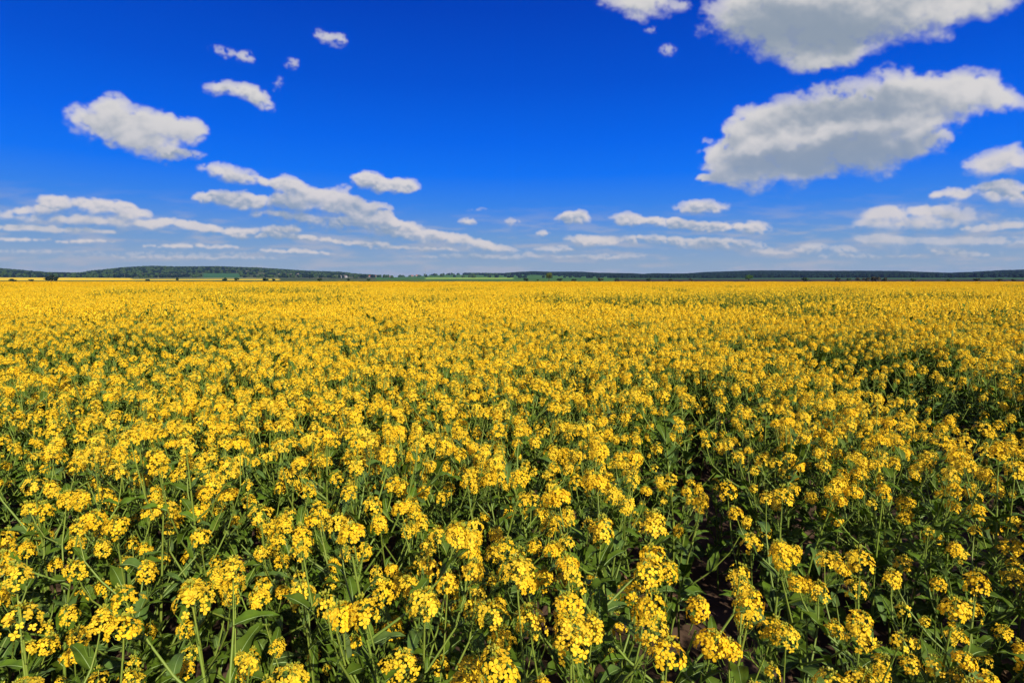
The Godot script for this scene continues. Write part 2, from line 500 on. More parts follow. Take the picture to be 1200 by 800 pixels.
# the plan of one plant: form 0 full, 1 middling, 2 short and mostly green
func plan(rng: RandomNumberGenerator, form: int) -> Dictionary:
	var d := {"stem": null, "branches": [], "heads": [], "leaves": []}
	var tall: float = [rng.randf_range(0.86, 1.0), rng.randf_range(0.74, 0.92), rng.randf_range(0.50, 0.68), rng.randf_range(0.80, 0.94)][form]
	var lean := Vector3(rng.randf_range(-0.11, 0.11), 0, rng.randf_range(-0.11, 0.11))
	var bend := Vector3(rng.randf_range(-0.05, 0.05), 0, rng.randf_range(-0.05, 0.05))
	var line := func(t: float) -> Vector3: return Vector3(0, tall * t, 0) + lean * t * t + bend * sin(t * PI)
	var pts := []
	for i in 8:
		pts.append(line.call(i / 7.0))
	pts[0] = Vector3(0, -0.06, 0)
	var sb := Buf.new()
	var c0 := vary(STEM, rng, 0.15)
	tube(sb, pts, rng.randf_range(0.0055, 0.0075), 0.0022, 6, c0, c0.lerp(BUD, 0.15))
	d.stem = sb
	var tip: Vector3 = (pts[7] - pts[6]).normalized()
	d.heads.append([rng.randi_range(0, 11) if form < 2 or (form == 2 and rng.randf() < 0.3) else rng.randi_range(12, 17), Transform3D(Basis(Quaternion(Vector3.UP, tip)) * Basis(Vector3.UP, rng.randf() * TAU).scaled(Vector3.ONE * rng.randf_range(0.92, 1.26)), pts[7] + Vector3(0, 0.035, 0))])
	var nb: int = [rng.randi_range(5, 7), rng.randi_range(3, 5), rng.randi_range(1, 3), rng.randi_range(2, 4)][form]
	var f := rng.randf() * TAU
	for i in nb:
		f += 2.4 + rng.randf_range(-0.4, 0.4)
		var t0 := lerpf(0.42, 0.86, (i + rng.randf() * 0.8) / nb)
		var p0: Vector3 = line.call(t0)
		var o := Vector3(cos(f), 0, sin(f))
		var up := tall * (1.0 - t0) * rng.randf_range(0.40, 1.0) + 0.03
		var outw := rng.randf_range(0.06, 0.13) + 0.20 * (1.0 - t0)
		var p1 := p0 + o * outw * 0.55 + Vector3(0, up * 0.38, 0)
		var p2 := p0 + o * outw * 0.88 + Vector3(0, up * 0.72, 0)
		var p3 := p0 + o * outw + Vector3(rng.randf_range(-.01, .01), up, rng.randf_range(-.01, .01))
		var bb := Buf.new()
		tube(bb, [p0, p1, p2, p3], 0.0032, 0.0017, 5, c0, c0.lerp(BUD, 0.2))
		d.branches.append(bb)
		var dir := ((p3 - p2).normalized() + Vector3.UP * 0.4).normalized()
		var small: bool = rng.randf() < [0.18, 0.28, 0.7, 0.85][form]
		d.heads.append([rng.randi_range(12, 17) if small else rng.randi_range(0, 11), Transform3D(Basis(Quaternion(Vector3.UP, dir)) * Basis(Vector3.UP, rng.randf() * TAU).scaled(Vector3.ONE * rng.randf_range(0.80, 1.15)), p3 + dir * 0.03)])
		# the clasping leaf below each branch
		var yaw := -f
		d.leaves.append([1, rng.randi_range(0, 9), Transform3D(Basis(Vector3.UP, yaw) * Basis(Vector3.BACK, rng.randf_range(-0.1, 0.5)).scaled(Vector3.ONE * rng.randf_range(0.8, 1.35)), p0 - Vector3(0, 0.012, 0) + o * 0.002)])
		for extra in 2:
			d.leaves.append([1, rng.randi_range(0, 9), Transform3D(Basis(Vector3.UP, yaw + rng.randf_range(-1.5, 1.5)) * Basis(Vector3.BACK, rng.randf_range(0.1, 0.6)).scaled(Vector3.ONE * rng.randf_range(0.6, 1.1)), p1 if extra == 0 else p2)])
	var nl: int = [rng.randi_range(4, 6), rng.randi_range(4, 5), rng.randi_range(5, 7), rng.randi_range(6, 8)][form]
	for i in nl:
		f += 2.4 + rng.randf_range(-0.4, 0.4)
		var t0 := lerpf(0.14, 0.72, (i + rng.randf()) / nl)
		var p0: Vector3 = line.call(t0)
		d.leaves.append([0, rng.randi_range(0, 9), Transform3D(Basis(Vector3.UP, -f) * Basis(Vector3.BACK, rng.randf_range(-0.15, 0.45)).scaled(Vector3.ONE * rng.randf_range(0.65, 1.05) * lerpf(1.15, 0.75, t0) * (1.25 if form == 2 else 1.0)), p0)])
	if form == 3:
		for e: Array in d.heads:
			if rng.randf() < 0.8: e[0] = rng.randi_range(18, 20)
	# narrow leaves all the way up the stem
	for i in [8, 8, 7, 12][form]:
		f += 2.4 + rng.randf_range(-0.5, 0.5)
		var t0 := lerpf(0.40, 0.93, (i + rng.randf()) / [8.0, 8.0, 7.0, 12.0][form])
		var p0: Vector3 = line.call(minf(t0, 0.95))
		d.leaves.append([1, rng.randi_range(0, 9), Transform3D(Basis(Vector3.UP, -f) * Basis(Vector3.BACK, rng.randf_range(-0.2, 0.7)).scaled(Vector3.ONE * rng.randf_range(0.9, 1.6) * lerpf(1.25, 0.7, t0)), p0)])
	return d

func plant_node(d: Dictionary) -> Node3D:
	var r := Node3D.new()
	part("stem", one(d.stem, mats.stem), r)
	for b: Buf in d.branches:
		part("branch", one(b, mats.stem), r)
	for l: Array in d.leaves:
		var q: Array = leaves[l[0]][l[1]]
		part("leaf", q[2], r, l[2])
	for e: Array in d.heads:
		var q: Array = heads[e[0]]
		var o := part("flower_head", q[3], r, e[1])
		part("bud_cluster", q[4], o)
	return r

func plant_mesh(d: Dictionary) -> ArrayMesh:
	var pe := Buf.new()
	var st := Buf.new()
	var le := Buf.new()
	st.add(d.stem, Transform3D())
	for b: Buf in d.branches:
		st.add(b, Transform3D())
	for l: Array in d.leaves:
		var q: Array = leaves[l[0]][l[1]]
		le.add(q[0], l[2])
		st.add(q[1], l[2])
	for e: Array in d.heads:
		var q: Array = heads[e[0]]
		pe.add(q[0], e[1]); st.add(q[1], e[1]); st.add(q[2], e[1])
	var a := ArrayMesh.new()
	pe.commit(a, mats.petal); st.commit(a, mats.stem); le.commit(a, mats.leaf)
	return a

# a plant seen from ten metres and more: the same build with one face a flower
func plant_mesh_far(d: Dictionary, rng: RandomNumberGenerator) -> ArrayMesh:
	var pe := Buf.new()
	var gr := Buf.new()
	for e: Array in d.heads:
		var t: Transform3D = e[1]
		var big: bool = e[0] < 12
		var n := 15 if big else (6 if e[0] < 18 else 1)
		var r0 := 0.028 if big else 0.017
		var hh := 0.055 if big else 0.03
		for i in n:
			var k := (i + 0.5) / n
			var a := i * 2.4 + rng.randf_range(-.3, .3)
			var r := r0 * (1.0 - 0.55 * k * k)
			var o := Vector3(cos(a), 0, sin(a))
			var face := (o + Vector3(0, lerpf(0.1, 2.2, k), 0) + Vector3(rng.randf_range(-.4, .4), rng.randf_range(-.3, .3), rng.randf_range(-.4, .4))).normalized()
			var at := t * (o * r + Vector3(0, hh * k * 0.95, 0))
			face = (t.basis.orthonormalized() * face)
			var s := side_of(face) * 0.0118
			var u := side_of(face).cross(face) * 0.0118
			pe.quad(at + s, at + u, at - s, at - u, vary(YELLOW.lerp(Color(0.88, 0.66, 0.05), float(heads[e[0]][5]) * 0.6), rng, 0.12))
		var top := t * Vector3(0, hh + 0.004, 0)
		bud(gr, top - Vector3(0, 0.006, 0), Vector3.UP, 0.014, BUD)
	for b: Buf in [d.stem] + d.branches:
		var i := 0
		while i < b.v.size():
			if (i / 3) % 3 != 1:
				gr.tri(b.v[i], b.v[i + 1], b.v[i + 2], b.c[i])
			i += 3
	for l: Array in d.leaves:
		var t: Transform3D = l[2]
		var k := 0.16 if l[0] == 0 else 0.08
		var wd := 0.035 if l[0] == 0 else 0.016
		var c := vary(GREEN, rng, 0.25)
		var p0 := t.origin
		var p1 := t * Vector3(k * 0.5, k * 0.14, wd)
		var p2 := t * Vector3(k * 0.5, k * 0.14, -wd)
		var p3 := t * Vector3(k, -k * 0.05, 0)
		gr.tri(p0, p1, p2, c); gr.tri(p1, p3, p2, c)
	var a := ArrayMesh.new()
	pe.commit(a, mats.petal); gr.commit(a, mats.leaf)
	return a

# a square metre and a half of crop for the far field
func crop_tile(rng: RandomNumberGenerator, thin: bool) -> ArrayMesh:
	var pe := Buf.new()
	var gr := Buf.new()
	var size := 1.5
	var n := 70 if thin else 250
	for i in n:
		var at := Vector3(rng.randf_range(-.5, .5) * size, 0, rng.randf_range(-.5, .5) * size)
		at.y = rng.randf_range(0.55, 0.88) if thin else 0.95 - 0.30 * pow(rng.randf(), 1.7)
		for k in 4:
			var o := Vector3(rng.randf_range(-.022, .022), rng.randf_range(-.022, .026), rng.randf_range(-.022, .022))
			var face := (Vector3(0, 0.6, 0) + o * 40.0).normalized()
			var s := side_of(face) * 0.021
			var u := side_of(face).cross(face) * 0.021
			pe.quad(at + o + s, at + o + u, at + o - s, at + o - u, vary(YELLOW, rng, 0.12))
	for i in 190 if thin else 130:
		var at := Vector3(rng.randf_range(-.5, .5) * size, rng.randf_range(0.25, 0.86 if thin else 0.78), rng.randf_range(-.5, .5) * size)
		var d := Vector3(rng.randf_range(-1, 1), rng.randf_range(0.1, 1.4), rng.randf_range(-1, 1)).normalized()
		var s := side_of(d) * 0.03
		gr.quad(at, at + d * 0.07 + s, at + d * 0.16, at + d * 0.07 - s, vary(GREEN, rng, 0.25))
	for i in 40:
		var at := Vector3(rng.randf_range(-.5, .5) * size, 0, rng.randf_range(-.5, .5) * size)
		var s := Vector3(0.005, 0, 0.003)
		gr.quad(at - s, at + s, at + s + Vector3(0.04, 0.75, 0), at - s + Vector3(0.04, 0.75, 0), STEM)
	var a := ArrayMesh.new()
	pe.commit(a, mats.petal); gr.commit(a, mats.leaf)
	return a

var thin_noise := FastNoiseLite.new()
var lie_noise := FastNoiseLite.new()
# [x, depth, half width, half depth, strength]: where the crop stands thin, as in the photograph
var thin_spots := [[5.0, 15.5, 4.8, 2.0, 1.0], [3.6, 5.3, 1.2, 0.5, 0.95], [2.55, 3.5, 0.5, 0.4, 0.9], [-3.1, 3.7, 0.45, 0.3, 0.8], [-2.6, 18.0, 1.6, 1.0, 0.8], [0.95, 1.45, 0.65, 0.6, 0.5], [0.55, 1.6, 0.15, 0.4, 0.95], [0.8, 2.3, 0.19, 0.5, 1.0], [1.1, 3.1, 0.22, 0.5, 1.0], [1.35, 3.9, 0.26, 0.6, 1.0], [3.2, 6.0, 1.0, 0.65, 1.0], [3.4, 5.0, 0.8, 0.7, 1.0], [2.85, 3.8, 0.48, 0.6, 1.0], [2.5, 3.0, 0.38, 0.5, 1.0], [2.3, 2.4, 0.34, 0.4, 0.9], [-1.0, 1.15, 0.36, 0.3, 0.55], [-0.6, 1.5, 0.25, 0.3, 0.6], [-1.9, 1.6, 0.3, 0.3, 0.6], [-3.6, 6.4, 1.3, 0.5, 0.6], [-5.5, 9.0, 1.6, 0.7, 0.7], [-1.2, 7.4, 0.9, 0.4, 0.45], [8.0, 8.0, 2.5, 0.7, 0.6], [-2.2, 2.35, 0.4, 0.4, 0.8], [11.0, 19.0, 6.0, 1.5, 0.7], [-10.0, 24.0, 4.0, 1.6, 0.7], [-16.0, 33.0, 5.0, 2.0, 0.6]]

func thin(x: float, depth: float) -> float:
	var k := smoothstep(0.28, 0.62, thin_noise.get_noise_2d(x * 0.8, depth)) * 0.85
	for s: Array in thin_spots:
		var dx: float = (x - s[0]) / s[2]
		var dz: float = (depth - s[1]) / s[3]
		var q := dx * dx + dz * dz
		if q < 1.6:
			k = maxf(k, s[4] * (1.0 - smoothstep(0.35, 1.5, q + thin_noise.get_noise_2d(x * 9.0, depth * 9.0) * 0.7)))
	return k

func lie(x: float, depth: float) -> float:      # taller and lower stands
	return 1.0 + 0.09 * lie_noise.get_noise_2d(x, depth)

func scatter(called: String, mesh: Mesh, at: Array, parent: Node) -> void:
	if at.is_empty():
		return
	var mm := MultiMesh.new()
	mm.transform_format = MultiMesh.TRANSFORM_3D
	mm.mesh = mesh
	mm.instance_count = at.size()
	for i in at.size():
		mm.set_instance_transform(i, at[i])
	var o := MultiMeshInstance3D.new()
	o.name = called
	o.multimesh = mm
	o.set_meta("kind", "stuff")
	parent.add_child(o, true)

func stand(x: float, depth: float, yaw: float, s: float, rng: RandomNumberGenerator, y := 0.0) -> Transform3D:
	var b := Basis(Vector3.UP, yaw)
	b = Basis(Vector3(1, 0, 0), rng.randf_range(-0.07, 0.07)) * Basis(Vector3(0, 0, 1), rng.randf_range(-0.07, 0.07)) * b
	return Transform3D(b.scaled(Vector3(s * rng.randf_range(0.95, 1.08), s, s * rng.randf_range(0.95, 1.08))), Vector3(x, y, -depth))

func build_crop() -> void:
	var rng := RandomNumberGenerator.new()
	rng.seed = 2024
	var plans := [[], [], [], []]
	var protos := [[], [], [], []]
	var near_mesh := [[], [], [], []]
	var far_mesh := [[], [], [], []]
	for f in 4:
		for i in [14, 12, 8, 6][f]:
			var d := plan(rng, f)
			plans[f].append(d)
			far_mesh[f].append(plant_mesh_far(d, rng))
			if i < 6:
				near_mesh[f].append(plant_mesh(d))
			protos[f].append(null)
	# where each plant stands
	var shown := []
	var beside := []
	var near_at := {}
	var far_at := {}
	var step := 0.178
	var z0 := -1.6
	var z := z0
	while z < 9.0:
		var lim := maxf(4.0, z * 1.0 + 2.6)
		var x := -lim
		while x < lim:
			var px := x + rng.randf_range(-.085, .085)
			var pz := z + rng.randf_range(-.085, .085)
			x += step if pz < 4.0 else step * 0.9
			if Vector2(px, pz).length() < 0.62 or (pz < 0.55 and absf(px) < 0.75):
				continue
			var k := thin(px, pz)
			var drop := rng.randf()
			if drop < 0.02 + k * 0.35 + 0.55 * smoothstep(0.6, 1.0, k):
				continue
			var form := 0
			var roll := rng.randf() + k * 0.75
			if roll > 0.58: form = 1
			if roll > 0.93: form = 2
			if pz < 2.0 and form == 0 and rng.randf() < 0.2: form = 1
			if form == 2 and pz > 2.2 and rng.randf() < 0.6: form = 3
			var s := lie(px, pz) * rng.randf_range(0.90, 1.10) * lerpf(1.0, 0.88, k)
			if pz < 0.9: s *= 0.88
			var cell := [px, pz, form, s]
			var u := px / maxf(pz, 0.01) * FPX
			if pz > 0.80 and absf(u) < 640.0:
				shown.append(cell)
			else:
				beside.append(cell)
		z += step
	shown.sort_custom(func(a, b): return Vector2(a[0], a[1]).length() < Vector2(b[0], b[1]).length())
	var labels := [
		["tall rapeseed plant with many full yellow flower heads on spreading branches", "tall full-flowering rapeseed plants at the near edge of the field"],
		["middling rapeseed plant with a few yellow flower heads above green leaves", "middling rapeseed plants at the near edge of the field"],
		["", "short green rapeseed plants at the near edge of the field"],
		["", "tall green rapeseed plants hardly in flower at the near edge of the field"]]
	for i in mini(300, shown.size()):
		var c: Array = shown[i]
		var f: int = c[2]
		var v := rng.randi() % int(protos[f].size())
		var o: Node3D
		if protos[f][v] == null:
			o = plant_node(plans[f][v])
			protos[f][v] = o
		else:
			o = protos[f][v].duplicate()
		o.name = numbered("rapeseed_plant")
		add_child(o)
		o.transform = stand(c[0], c[1], rng.randf() * TAU, c[3], rng)
		var open := 0
		for e: Array in plans[f][v].heads:
			open += 1 if e[0] < 12 else 0
		var words := ["no full", "one full", "two full", "three full", "four full", "five full", "six full", "seven full", "eight full"]
		var small: int = plans[f][v].heads.size() - open
		var minor := ["", " and one small", " and two small", " and three small", " and four small", " and five small"]
		var near_gap := ", beside bare soil" if thin(c[0], c[1]) > 0.55 else ""
		if f == 3:
			tag(o, "tall leafy rapeseed plant still mostly in green bud" + near_gap, "plant", labels[f][1])
			continue
		var hue: String = "lemon" if float(heads[plans[f][v].heads[0][0]][5]) > 0.5 else "golden"
		var lean := " leaning" if near_gap == "" and acos(clampf(o.basis.y.normalized().y, -1.0, 1.0)) > 0.068 else ""
		tag(o, "%s%s rapeseed plant with %s %s flower head%s%s%s" % [["tall", "middling", "short", "tall leafy"][f], lean, words[open], hue + " yellow", "" if open == 1 else "s", minor[small], near_gap], "plant", labels[f][1])
	var rest := beside + shown.slice(300)
	for c: Array in rest:
		var key := [c[2], rng.randi() % 6]
		if not near_at.has(key): near_at[key] = []
		near_at[key].append(stand(c[0], c[1], rng.randf() * TAU, c[3], rng))
	var mass := Node3D.new()
	mass.name = "rapeseed_crop"
	add_child(mass)
	tag(mass, "dense yellow rapeseed crop in bloom stretching to the far edge of the field", "crop", "", "stuff")
	for key: Array in near_at:
		scatter("plants", near_mesh[key[0]][key[1]], near_at[key], mass)
	# nine to forty-two metres
	z = 9.0
	step = 0.185
	while z < 42.0:
		var lim := z * 0.98 + 4.0
		var x := -lim
		while x < lim:
			var px := x + rng.randf_range(-.1, .1)
			var pz := z + rng.randf_range(-.1, .1)
			x += step
			var k := thin(px, pz)
			if rng.randf() < k * 0.45 + 0.02:
				continue
			var roll := rng.randf() * 0.85 + k * 0.9
			var form := 0
			if roll > 0.55: form = 1
			if roll > 0.92: form = 3
			var key := [form, rng.randi() % int(far_mesh[form].size())]
			if not far_at.has(key): far_at[key] = []
			far_at[key].append(stand(px, pz, rng.randf() * TAU, lie(px, pz) * rng.randf_range(0.92, 1.08) * (1.26 if form == 3 else 1.0), rng))
		z += step
	for key: Array in far_at:
		scatter("plants", far_mesh[key[0]][key[1]], far_at[key], mass)
	# on to the far edge
	var tiles := []
	for i in 5: tiles.append(crop_tile(rng, false))
	for i in 2: tiles.append(crop_tile(rng, true))
	var tile_at := [[], [], [], [], [], [], []]
	z = 42.6
	while z < 152.0:
		var lim := z * 1.0 + 6.0
		var x := -lim
		while x < lim:
			var k := thin(x * 0.5, z * 0.5)
			var t := rng.randi() % 5
			if k > 0.55: t = 5 + rng.randi() % 2
			var b := Basis(Vector3.UP, (rng.randi() % 4) * PI / 2)
			var s := lie(x, z) * rng.randf_range(0.95, 1.05)
			tile_at[t].append(Transform3D(b.scaled(Vector3(1.03, s, 1.03)), Vector3(x, 0, -z)))
			x += 1.5
		z += 1.5
	for i in 7:
		scatter("stands", tiles[i], tile_at[i], mass)

# ------------------------------------------------------------------ the land
var sky_line := [[-700, 318], [-400, 314], [-150, 317], [0, 315], [30, 317.5], [60, 320], [97, 320.5], [110, 318], [150, 314], [180, 312.7], [210, 313.4], [260, 313], [300, 314], [340, 316.5], [360, 318], [400, 319.4], [420, 321.5], [440, 323], [460, 323.6], [480, 322.6], [500, 321.5], [520, 320.5], [560, 320.5], [590, 320.8], [610, 319.2], [625, 318.6], [640, 319.2], [680, 319.2], [700, 320.4], [740, 321], [752, 322], [765, 321], [800, 321.4], [825, 319.6], [850, 318.9], [880, 317.9], [950, 318.2], [1000, 318.2], [1050, 318.6], [1080, 319.8], [1110, 320.8], [1140, 319.6], [1170, 317.8], [1200, 317], [1400, 315], [1700, 318], [2100, 316]]
var land_noise := FastNoiseLite.new()

func from_table(t: Array, x: float) -> float:
	for i in t.size() - 1:
		if x <= t[i + 1][0]:
			return lerpf(t[i][1], t[i + 1][1], clampf((x - t[i][0]) / (t[i + 1][0] - t[i][0]), 0.0, 1.0))
	return t[t.size() - 1][1]

const CREST := 2800.0
func crest(ang: float) -> float:
	if absf(ang) < 1.1:
		var y := from_table(sky_line, 600.0 + FPX * tan(ang))
		return EYE + (HORIZON - y) / FPX * CREST * cos(ang)
	return 36.0 + 8.0 * sin(ang * 5.0)

func land(ang: float, r: float) -> float:
	var base := from_table([[0, -0.12], [165, -0.12], [260, -0.3], [420, 0.1], [800, 1.0], [1400, 3.4], [2000, 7.0], [2600, 10.0], [9000, 10.0]], r)
	var s := smoothstep(1650.0, CREST, r) * (1.0 - smoothstep(3300.0, 5200.0, r))
	var h := base + (crest(ang) - 7.0 - base) * s
	if r > 1200.0:
		h += land_noise.get_noise_2d(ang * 30.0, r * 0.01) * 1.5
	return h

func land_colour(ang: float, r: float) -> Color:
	var u := 600.0 + FPX * tan(clampf(ang, -1.2, 1.2))
	var g := land_noise.get_noise_2d(ang * 90.0, r * 0.02)
	var soil := Color(0.085, 0.050, 0.030)
	if r < 200.0: return soil
	if r < (640.0 if u < 720.0 else 899.5):
		if u < 160.0: return Color(0.17, 0.15, 0.012) * (1.0 + 0.3 * g)
		if u < 560.0: return Color(0.10, 0.12, 0.02) * (1.0 + 0.3 * g)
		if u < 720.0: return Color(0.08, 0.13, 0.02)
		return Color(0.045, 0.034, 0.014) * (1.0 + 0.3 * g)
	if u < 330.0 and r < 1500.0:
		if u < 158.0 or r < 900.0: return Color(0.74, 0.52, 0.03)
		return Color(0.22, 0.22, 0.05)
	if u > 240.0 and u < 284.0 and r < 2100.0: return Color(0.04, 0.115, 0.032)
	if u > 500.0 and u < 600.0 and r > 1000.0 and r < 1750.0: return Color(0.23, 0.36, 0.05)
	if u > 440.0 and u < 725.0: return Color(0.035, 0.105, 0.018).lerp(Color(0.07, 0.15, 0.02), 0.5 + 0.5 * g)
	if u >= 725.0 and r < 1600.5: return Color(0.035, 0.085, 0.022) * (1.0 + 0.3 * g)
	if u <= 440.0: return Color(0.055, 0.075, 0.022).lerp(Color(0.15, 0.13, 0.06), smoothstep(0.1, 0.5, g))
	return Color(0.010, 0.022, 0.012)  # ground of the right ridge, its cloud shadow put into this dark tone

func sheet(called: String, rings: Array, m: Material) -> void:
	var angs := []
	var a := -PI
	while a < PI - 1e-4:
		angs.append(a)
		a += deg_to_rad(0.25) if absf(a) < 0.95 else deg_to_rad(2.0)
	angs.append(PI)
	var v := PackedVector3Array()
	var c := PackedColorArray()
	var idx := PackedInt32Array()
	for r: float in rings:
		for t: float in angs:
			v.append(Vector3(sin(t) * r, land(t, r), -cos(t) * r))
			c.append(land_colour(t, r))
	var w := angs.size()
	for j in rings.size() - 1:
		for i in w - 1:
			var k := j * w + i
			idx.append_array([k, k + w, k + w + 1, k, k + w + 1, k + 1])
	var st := SurfaceTool.new()
	var arr := []
	arr.resize(Mesh.ARRAY_MAX)
	arr[Mesh.ARRAY_VERTEX] = v; arr[Mesh.ARRAY_COLOR] = c; arr[Mesh.ARRAY_INDEX] = idx
	var am := ArrayMesh.new()
	am.add_surface_from_arrays(Mesh.PRIMITIVE_TRIANGLES, arr)
	st.create_from(am, 0)
	st.generate_normals()
	am = st.commit()
	am.surface_set_material(0, m)
	var o := part(called, am, self)
	o.set_meta("kind", "structure")
	var what := {"ground": "flat farmland of fields running out to the foot of the hills", "hills": "long low wooded hills along the horizon"}
	tag(o, what[called], called)

func build_land() -> void:
	var gm := mat(0.95, 0.2)
	sheet("ground", [0.5, 4.0, 20.0, 60.0, 120.0, 165.0, 200.0, 201.0, 260.0, 330.0, 420.0, 520.0, 639.0, 641.0, 720.0, 800.0, 899.0, 901.0, 999.0, 1001.0, 1100.0, 1250.0, 1400.0, 1499.0, 1501.0, 1600.0, 1700.0, 1800.0, 1899.0, 1901.0, 2000.0], gm)
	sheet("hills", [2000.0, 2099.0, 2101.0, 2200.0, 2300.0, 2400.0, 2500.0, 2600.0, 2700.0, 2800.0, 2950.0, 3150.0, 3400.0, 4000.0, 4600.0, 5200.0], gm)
	# the soil under the nearest plants, cloddy
	var n1 := FastNoiseLite.new()
	n1.seed = 3
	n1.frequency = 5.5
	n1.fractal_octaves = 4
	var nx := 300
	var nz := 230
	var st := SurfaceTool.new()
	st.begin(Mesh.PRIMITIVE_TRIANGLES)
	for j in nz + 1:
		for i in nx + 1:
			var x := lerpf(-7.5, 7.5, float(i) / nx)
			var z := lerpf(-9.5, 2.0, float(j) / nz)
			var f := n1.get_noise_2d(x, z)
			var y := 0.045 * f + 0.03 * absf(n1.get_noise_2d(x * 2.3 + 9.0, z * 2.3))
			var edge := minf(minf(7.5 - absf(x), z + 9.5), 2.0 - z)
			y -= 0.16 * (1.0 - smoothstep(0.0, 0.6, edge))
			var c := Color(0.058, 0.036, 0.023).lerp(Color(0.105, 0.066, 0.044), clampf(0.5 + n1.get_noise_2d(x * 0.7, z * 0.7 + 30.0) * 1.4, 0.0, 1.0))
			st.set_color(c)
			st.add_vertex(Vector3(x, y, z))
	for j in nz:
		for i in nx:
			var k := j * (nx + 1) + i
			st.add_index(k); st.add_index(k + 1); st.add_index(k + nx + 2)
			st.add_index(k); st.add_index(k + nx + 2); st.add_index(k + nx + 1)
	st.generate_normals()
	var sm := st.commit()
	sm.surface_set_material(0, gm)
	var o := part("field_soil", sm, self)
	tag(o, "dark brown cloddy soil showing between the nearest rapeseed plants", "soil", "", "structure")
	# dead leaves and crumbs of earth lying on it
	var rng := RandomNumberGenerator.new()
	rng.seed = 8
	var lb := Buf.new()
	for k in 5:
		var a := Vector3(k * 0.011, 0.0, -0.012)
		var b := Vector3(k * 0.011 + 0.011, 0.0, -0.012)
		var q := 0.012 * sin(k * 0.8)
		lb.quad(a + Vector3(0, q, 0), b + Vector3(0, 0.012 * sin(k * 0.8 + 0.8), 0), b + Vector3(0, 0.006, 0.022), a + Vector3(0, 0.008, 0.022), vary(Color(0.22, 0.13, 0.075), rng, 0.3))
	var at := []
	for i in 1500:
		var z := rng.randf_range(-8.0, -0.6)
		var x := rng.randf_range(-1.0, 1.0) * (absf(z) + 0.8)
		at.append(Transform3D(Basis(Vector3.UP, rng.randf() * TAU) * Basis(Vector3.RIGHT, rng.randf_range(-.5, .5)).scaled(Vector3.ONE * rng.randf_range(0.4, 1.5)), Vector3(x, 0.035, z)))
	var litter := Node3D.new()
	litter.name = "leaf_litter"
	add_child(litter)
	tag(litter, "withered brown leaf scraps lying on the soil under the plants", "litter", "", "stuff")
	scatter("scraps", one(lb, mats.leaf), at, litter)

# ------------------------------------------------------------------ trees, houses, mast
func crown_mesh(rng: RandomNumberGenerator, wide: float, tall: float, base: float, col: Color, count: int) -> ArrayMesh:
	var b := Buf.new()
	var lumps := []
	for i in 11:
		var d := Vector3(rng.randf_range(-1, 1), rng.randf_range(-1, 1), rng.randf_range(-1, 1)).limit_length(1.0) * 0.62
		lumps.append([d, rng.randf_range(0.28, 0.46)])
	for i in count:
		var l: Array = lumps[rng.randi() % 11]
		var d := Vector3(rng.randfn(), rng.randfn(), rng.randfn()).normalized()
		var p: Vector3 = l[0] + d * float(l[1]) * pow(rng.randf(), 0.3)
		var at := Vector3(p.x * wide * 0.5, base + (p.y * 0.5 + 0.5) * (tall - base), p.z * wide * 0.5)
		var face := (d + Vector3(rng.randf_range(-.6, .6), rng.randf_range(-.3, .8), rng.randf_range(-.6, .6))).normalized()
		var s := side_of(face) * wide * 0.045
		var u := side_of(face).cross(face) * wide * 0.045
		b.quad(at + s, at + u * 0.8, at - s, at - u * 0.8, vary(col, rng, 0.25))
	return one(b, mats.leaf)

func px_at(u: float, r: float) -> Vector3:
	var ang := atan((u - 600.0) / FPX)
	return Vector3(sin(ang) * r, land(ang, r), -cos(ang) * r)

func tree(called: String, u: float, r: float, wpx: float, hpx: float, col: Color, label: String, group: String, rng: RandomNumberGenerator, stem_share := 0.16) -> void:
	var at := px_at(u, r)
	var k := absf(at.z) / FPX
	var w := wpx * k
	var h := hpx * k
	var o := Node3D.new()
	o.name = numbered(called)
	add_child(o)
	o.position = at
	tag(o, label, "tree" if called.ends_with("tree") else "bush", group)
	var tb := Buf.new()
	tube(tb, [Vector3(0, -0.4, 0), Vector3(0.03 * w, h * 0.3, 0), Vector3(-0.02 * w, h * 0.75, 0.02 * w)], w * 0.05, w * 0.015, 6, Color(0.07, 0.05, 0.035), Color(0.07, 0.05, 0.035))
	for i in 4:
		var f := TAU * i / 4.0 + rng.randf()
		tube(tb, [Vector3(0, h * 0.25, 0), Vector3(cos(f) * w * 0.18, h * 0.5, sin(f) * w * 0.18), Vector3(cos(f) * w * 0.32, h * 0.66, sin(f) * w * 0.32)], w * 0.025, w * 0.008, 4, Color(0.07, 0.05, 0.035), Color(0.07, 0.05, 0.035))
	part("trunk", one(tb, mats.bark), o)
	part("crown", crown_mesh(rng, w, h, h * stem_share, col, 900), o)

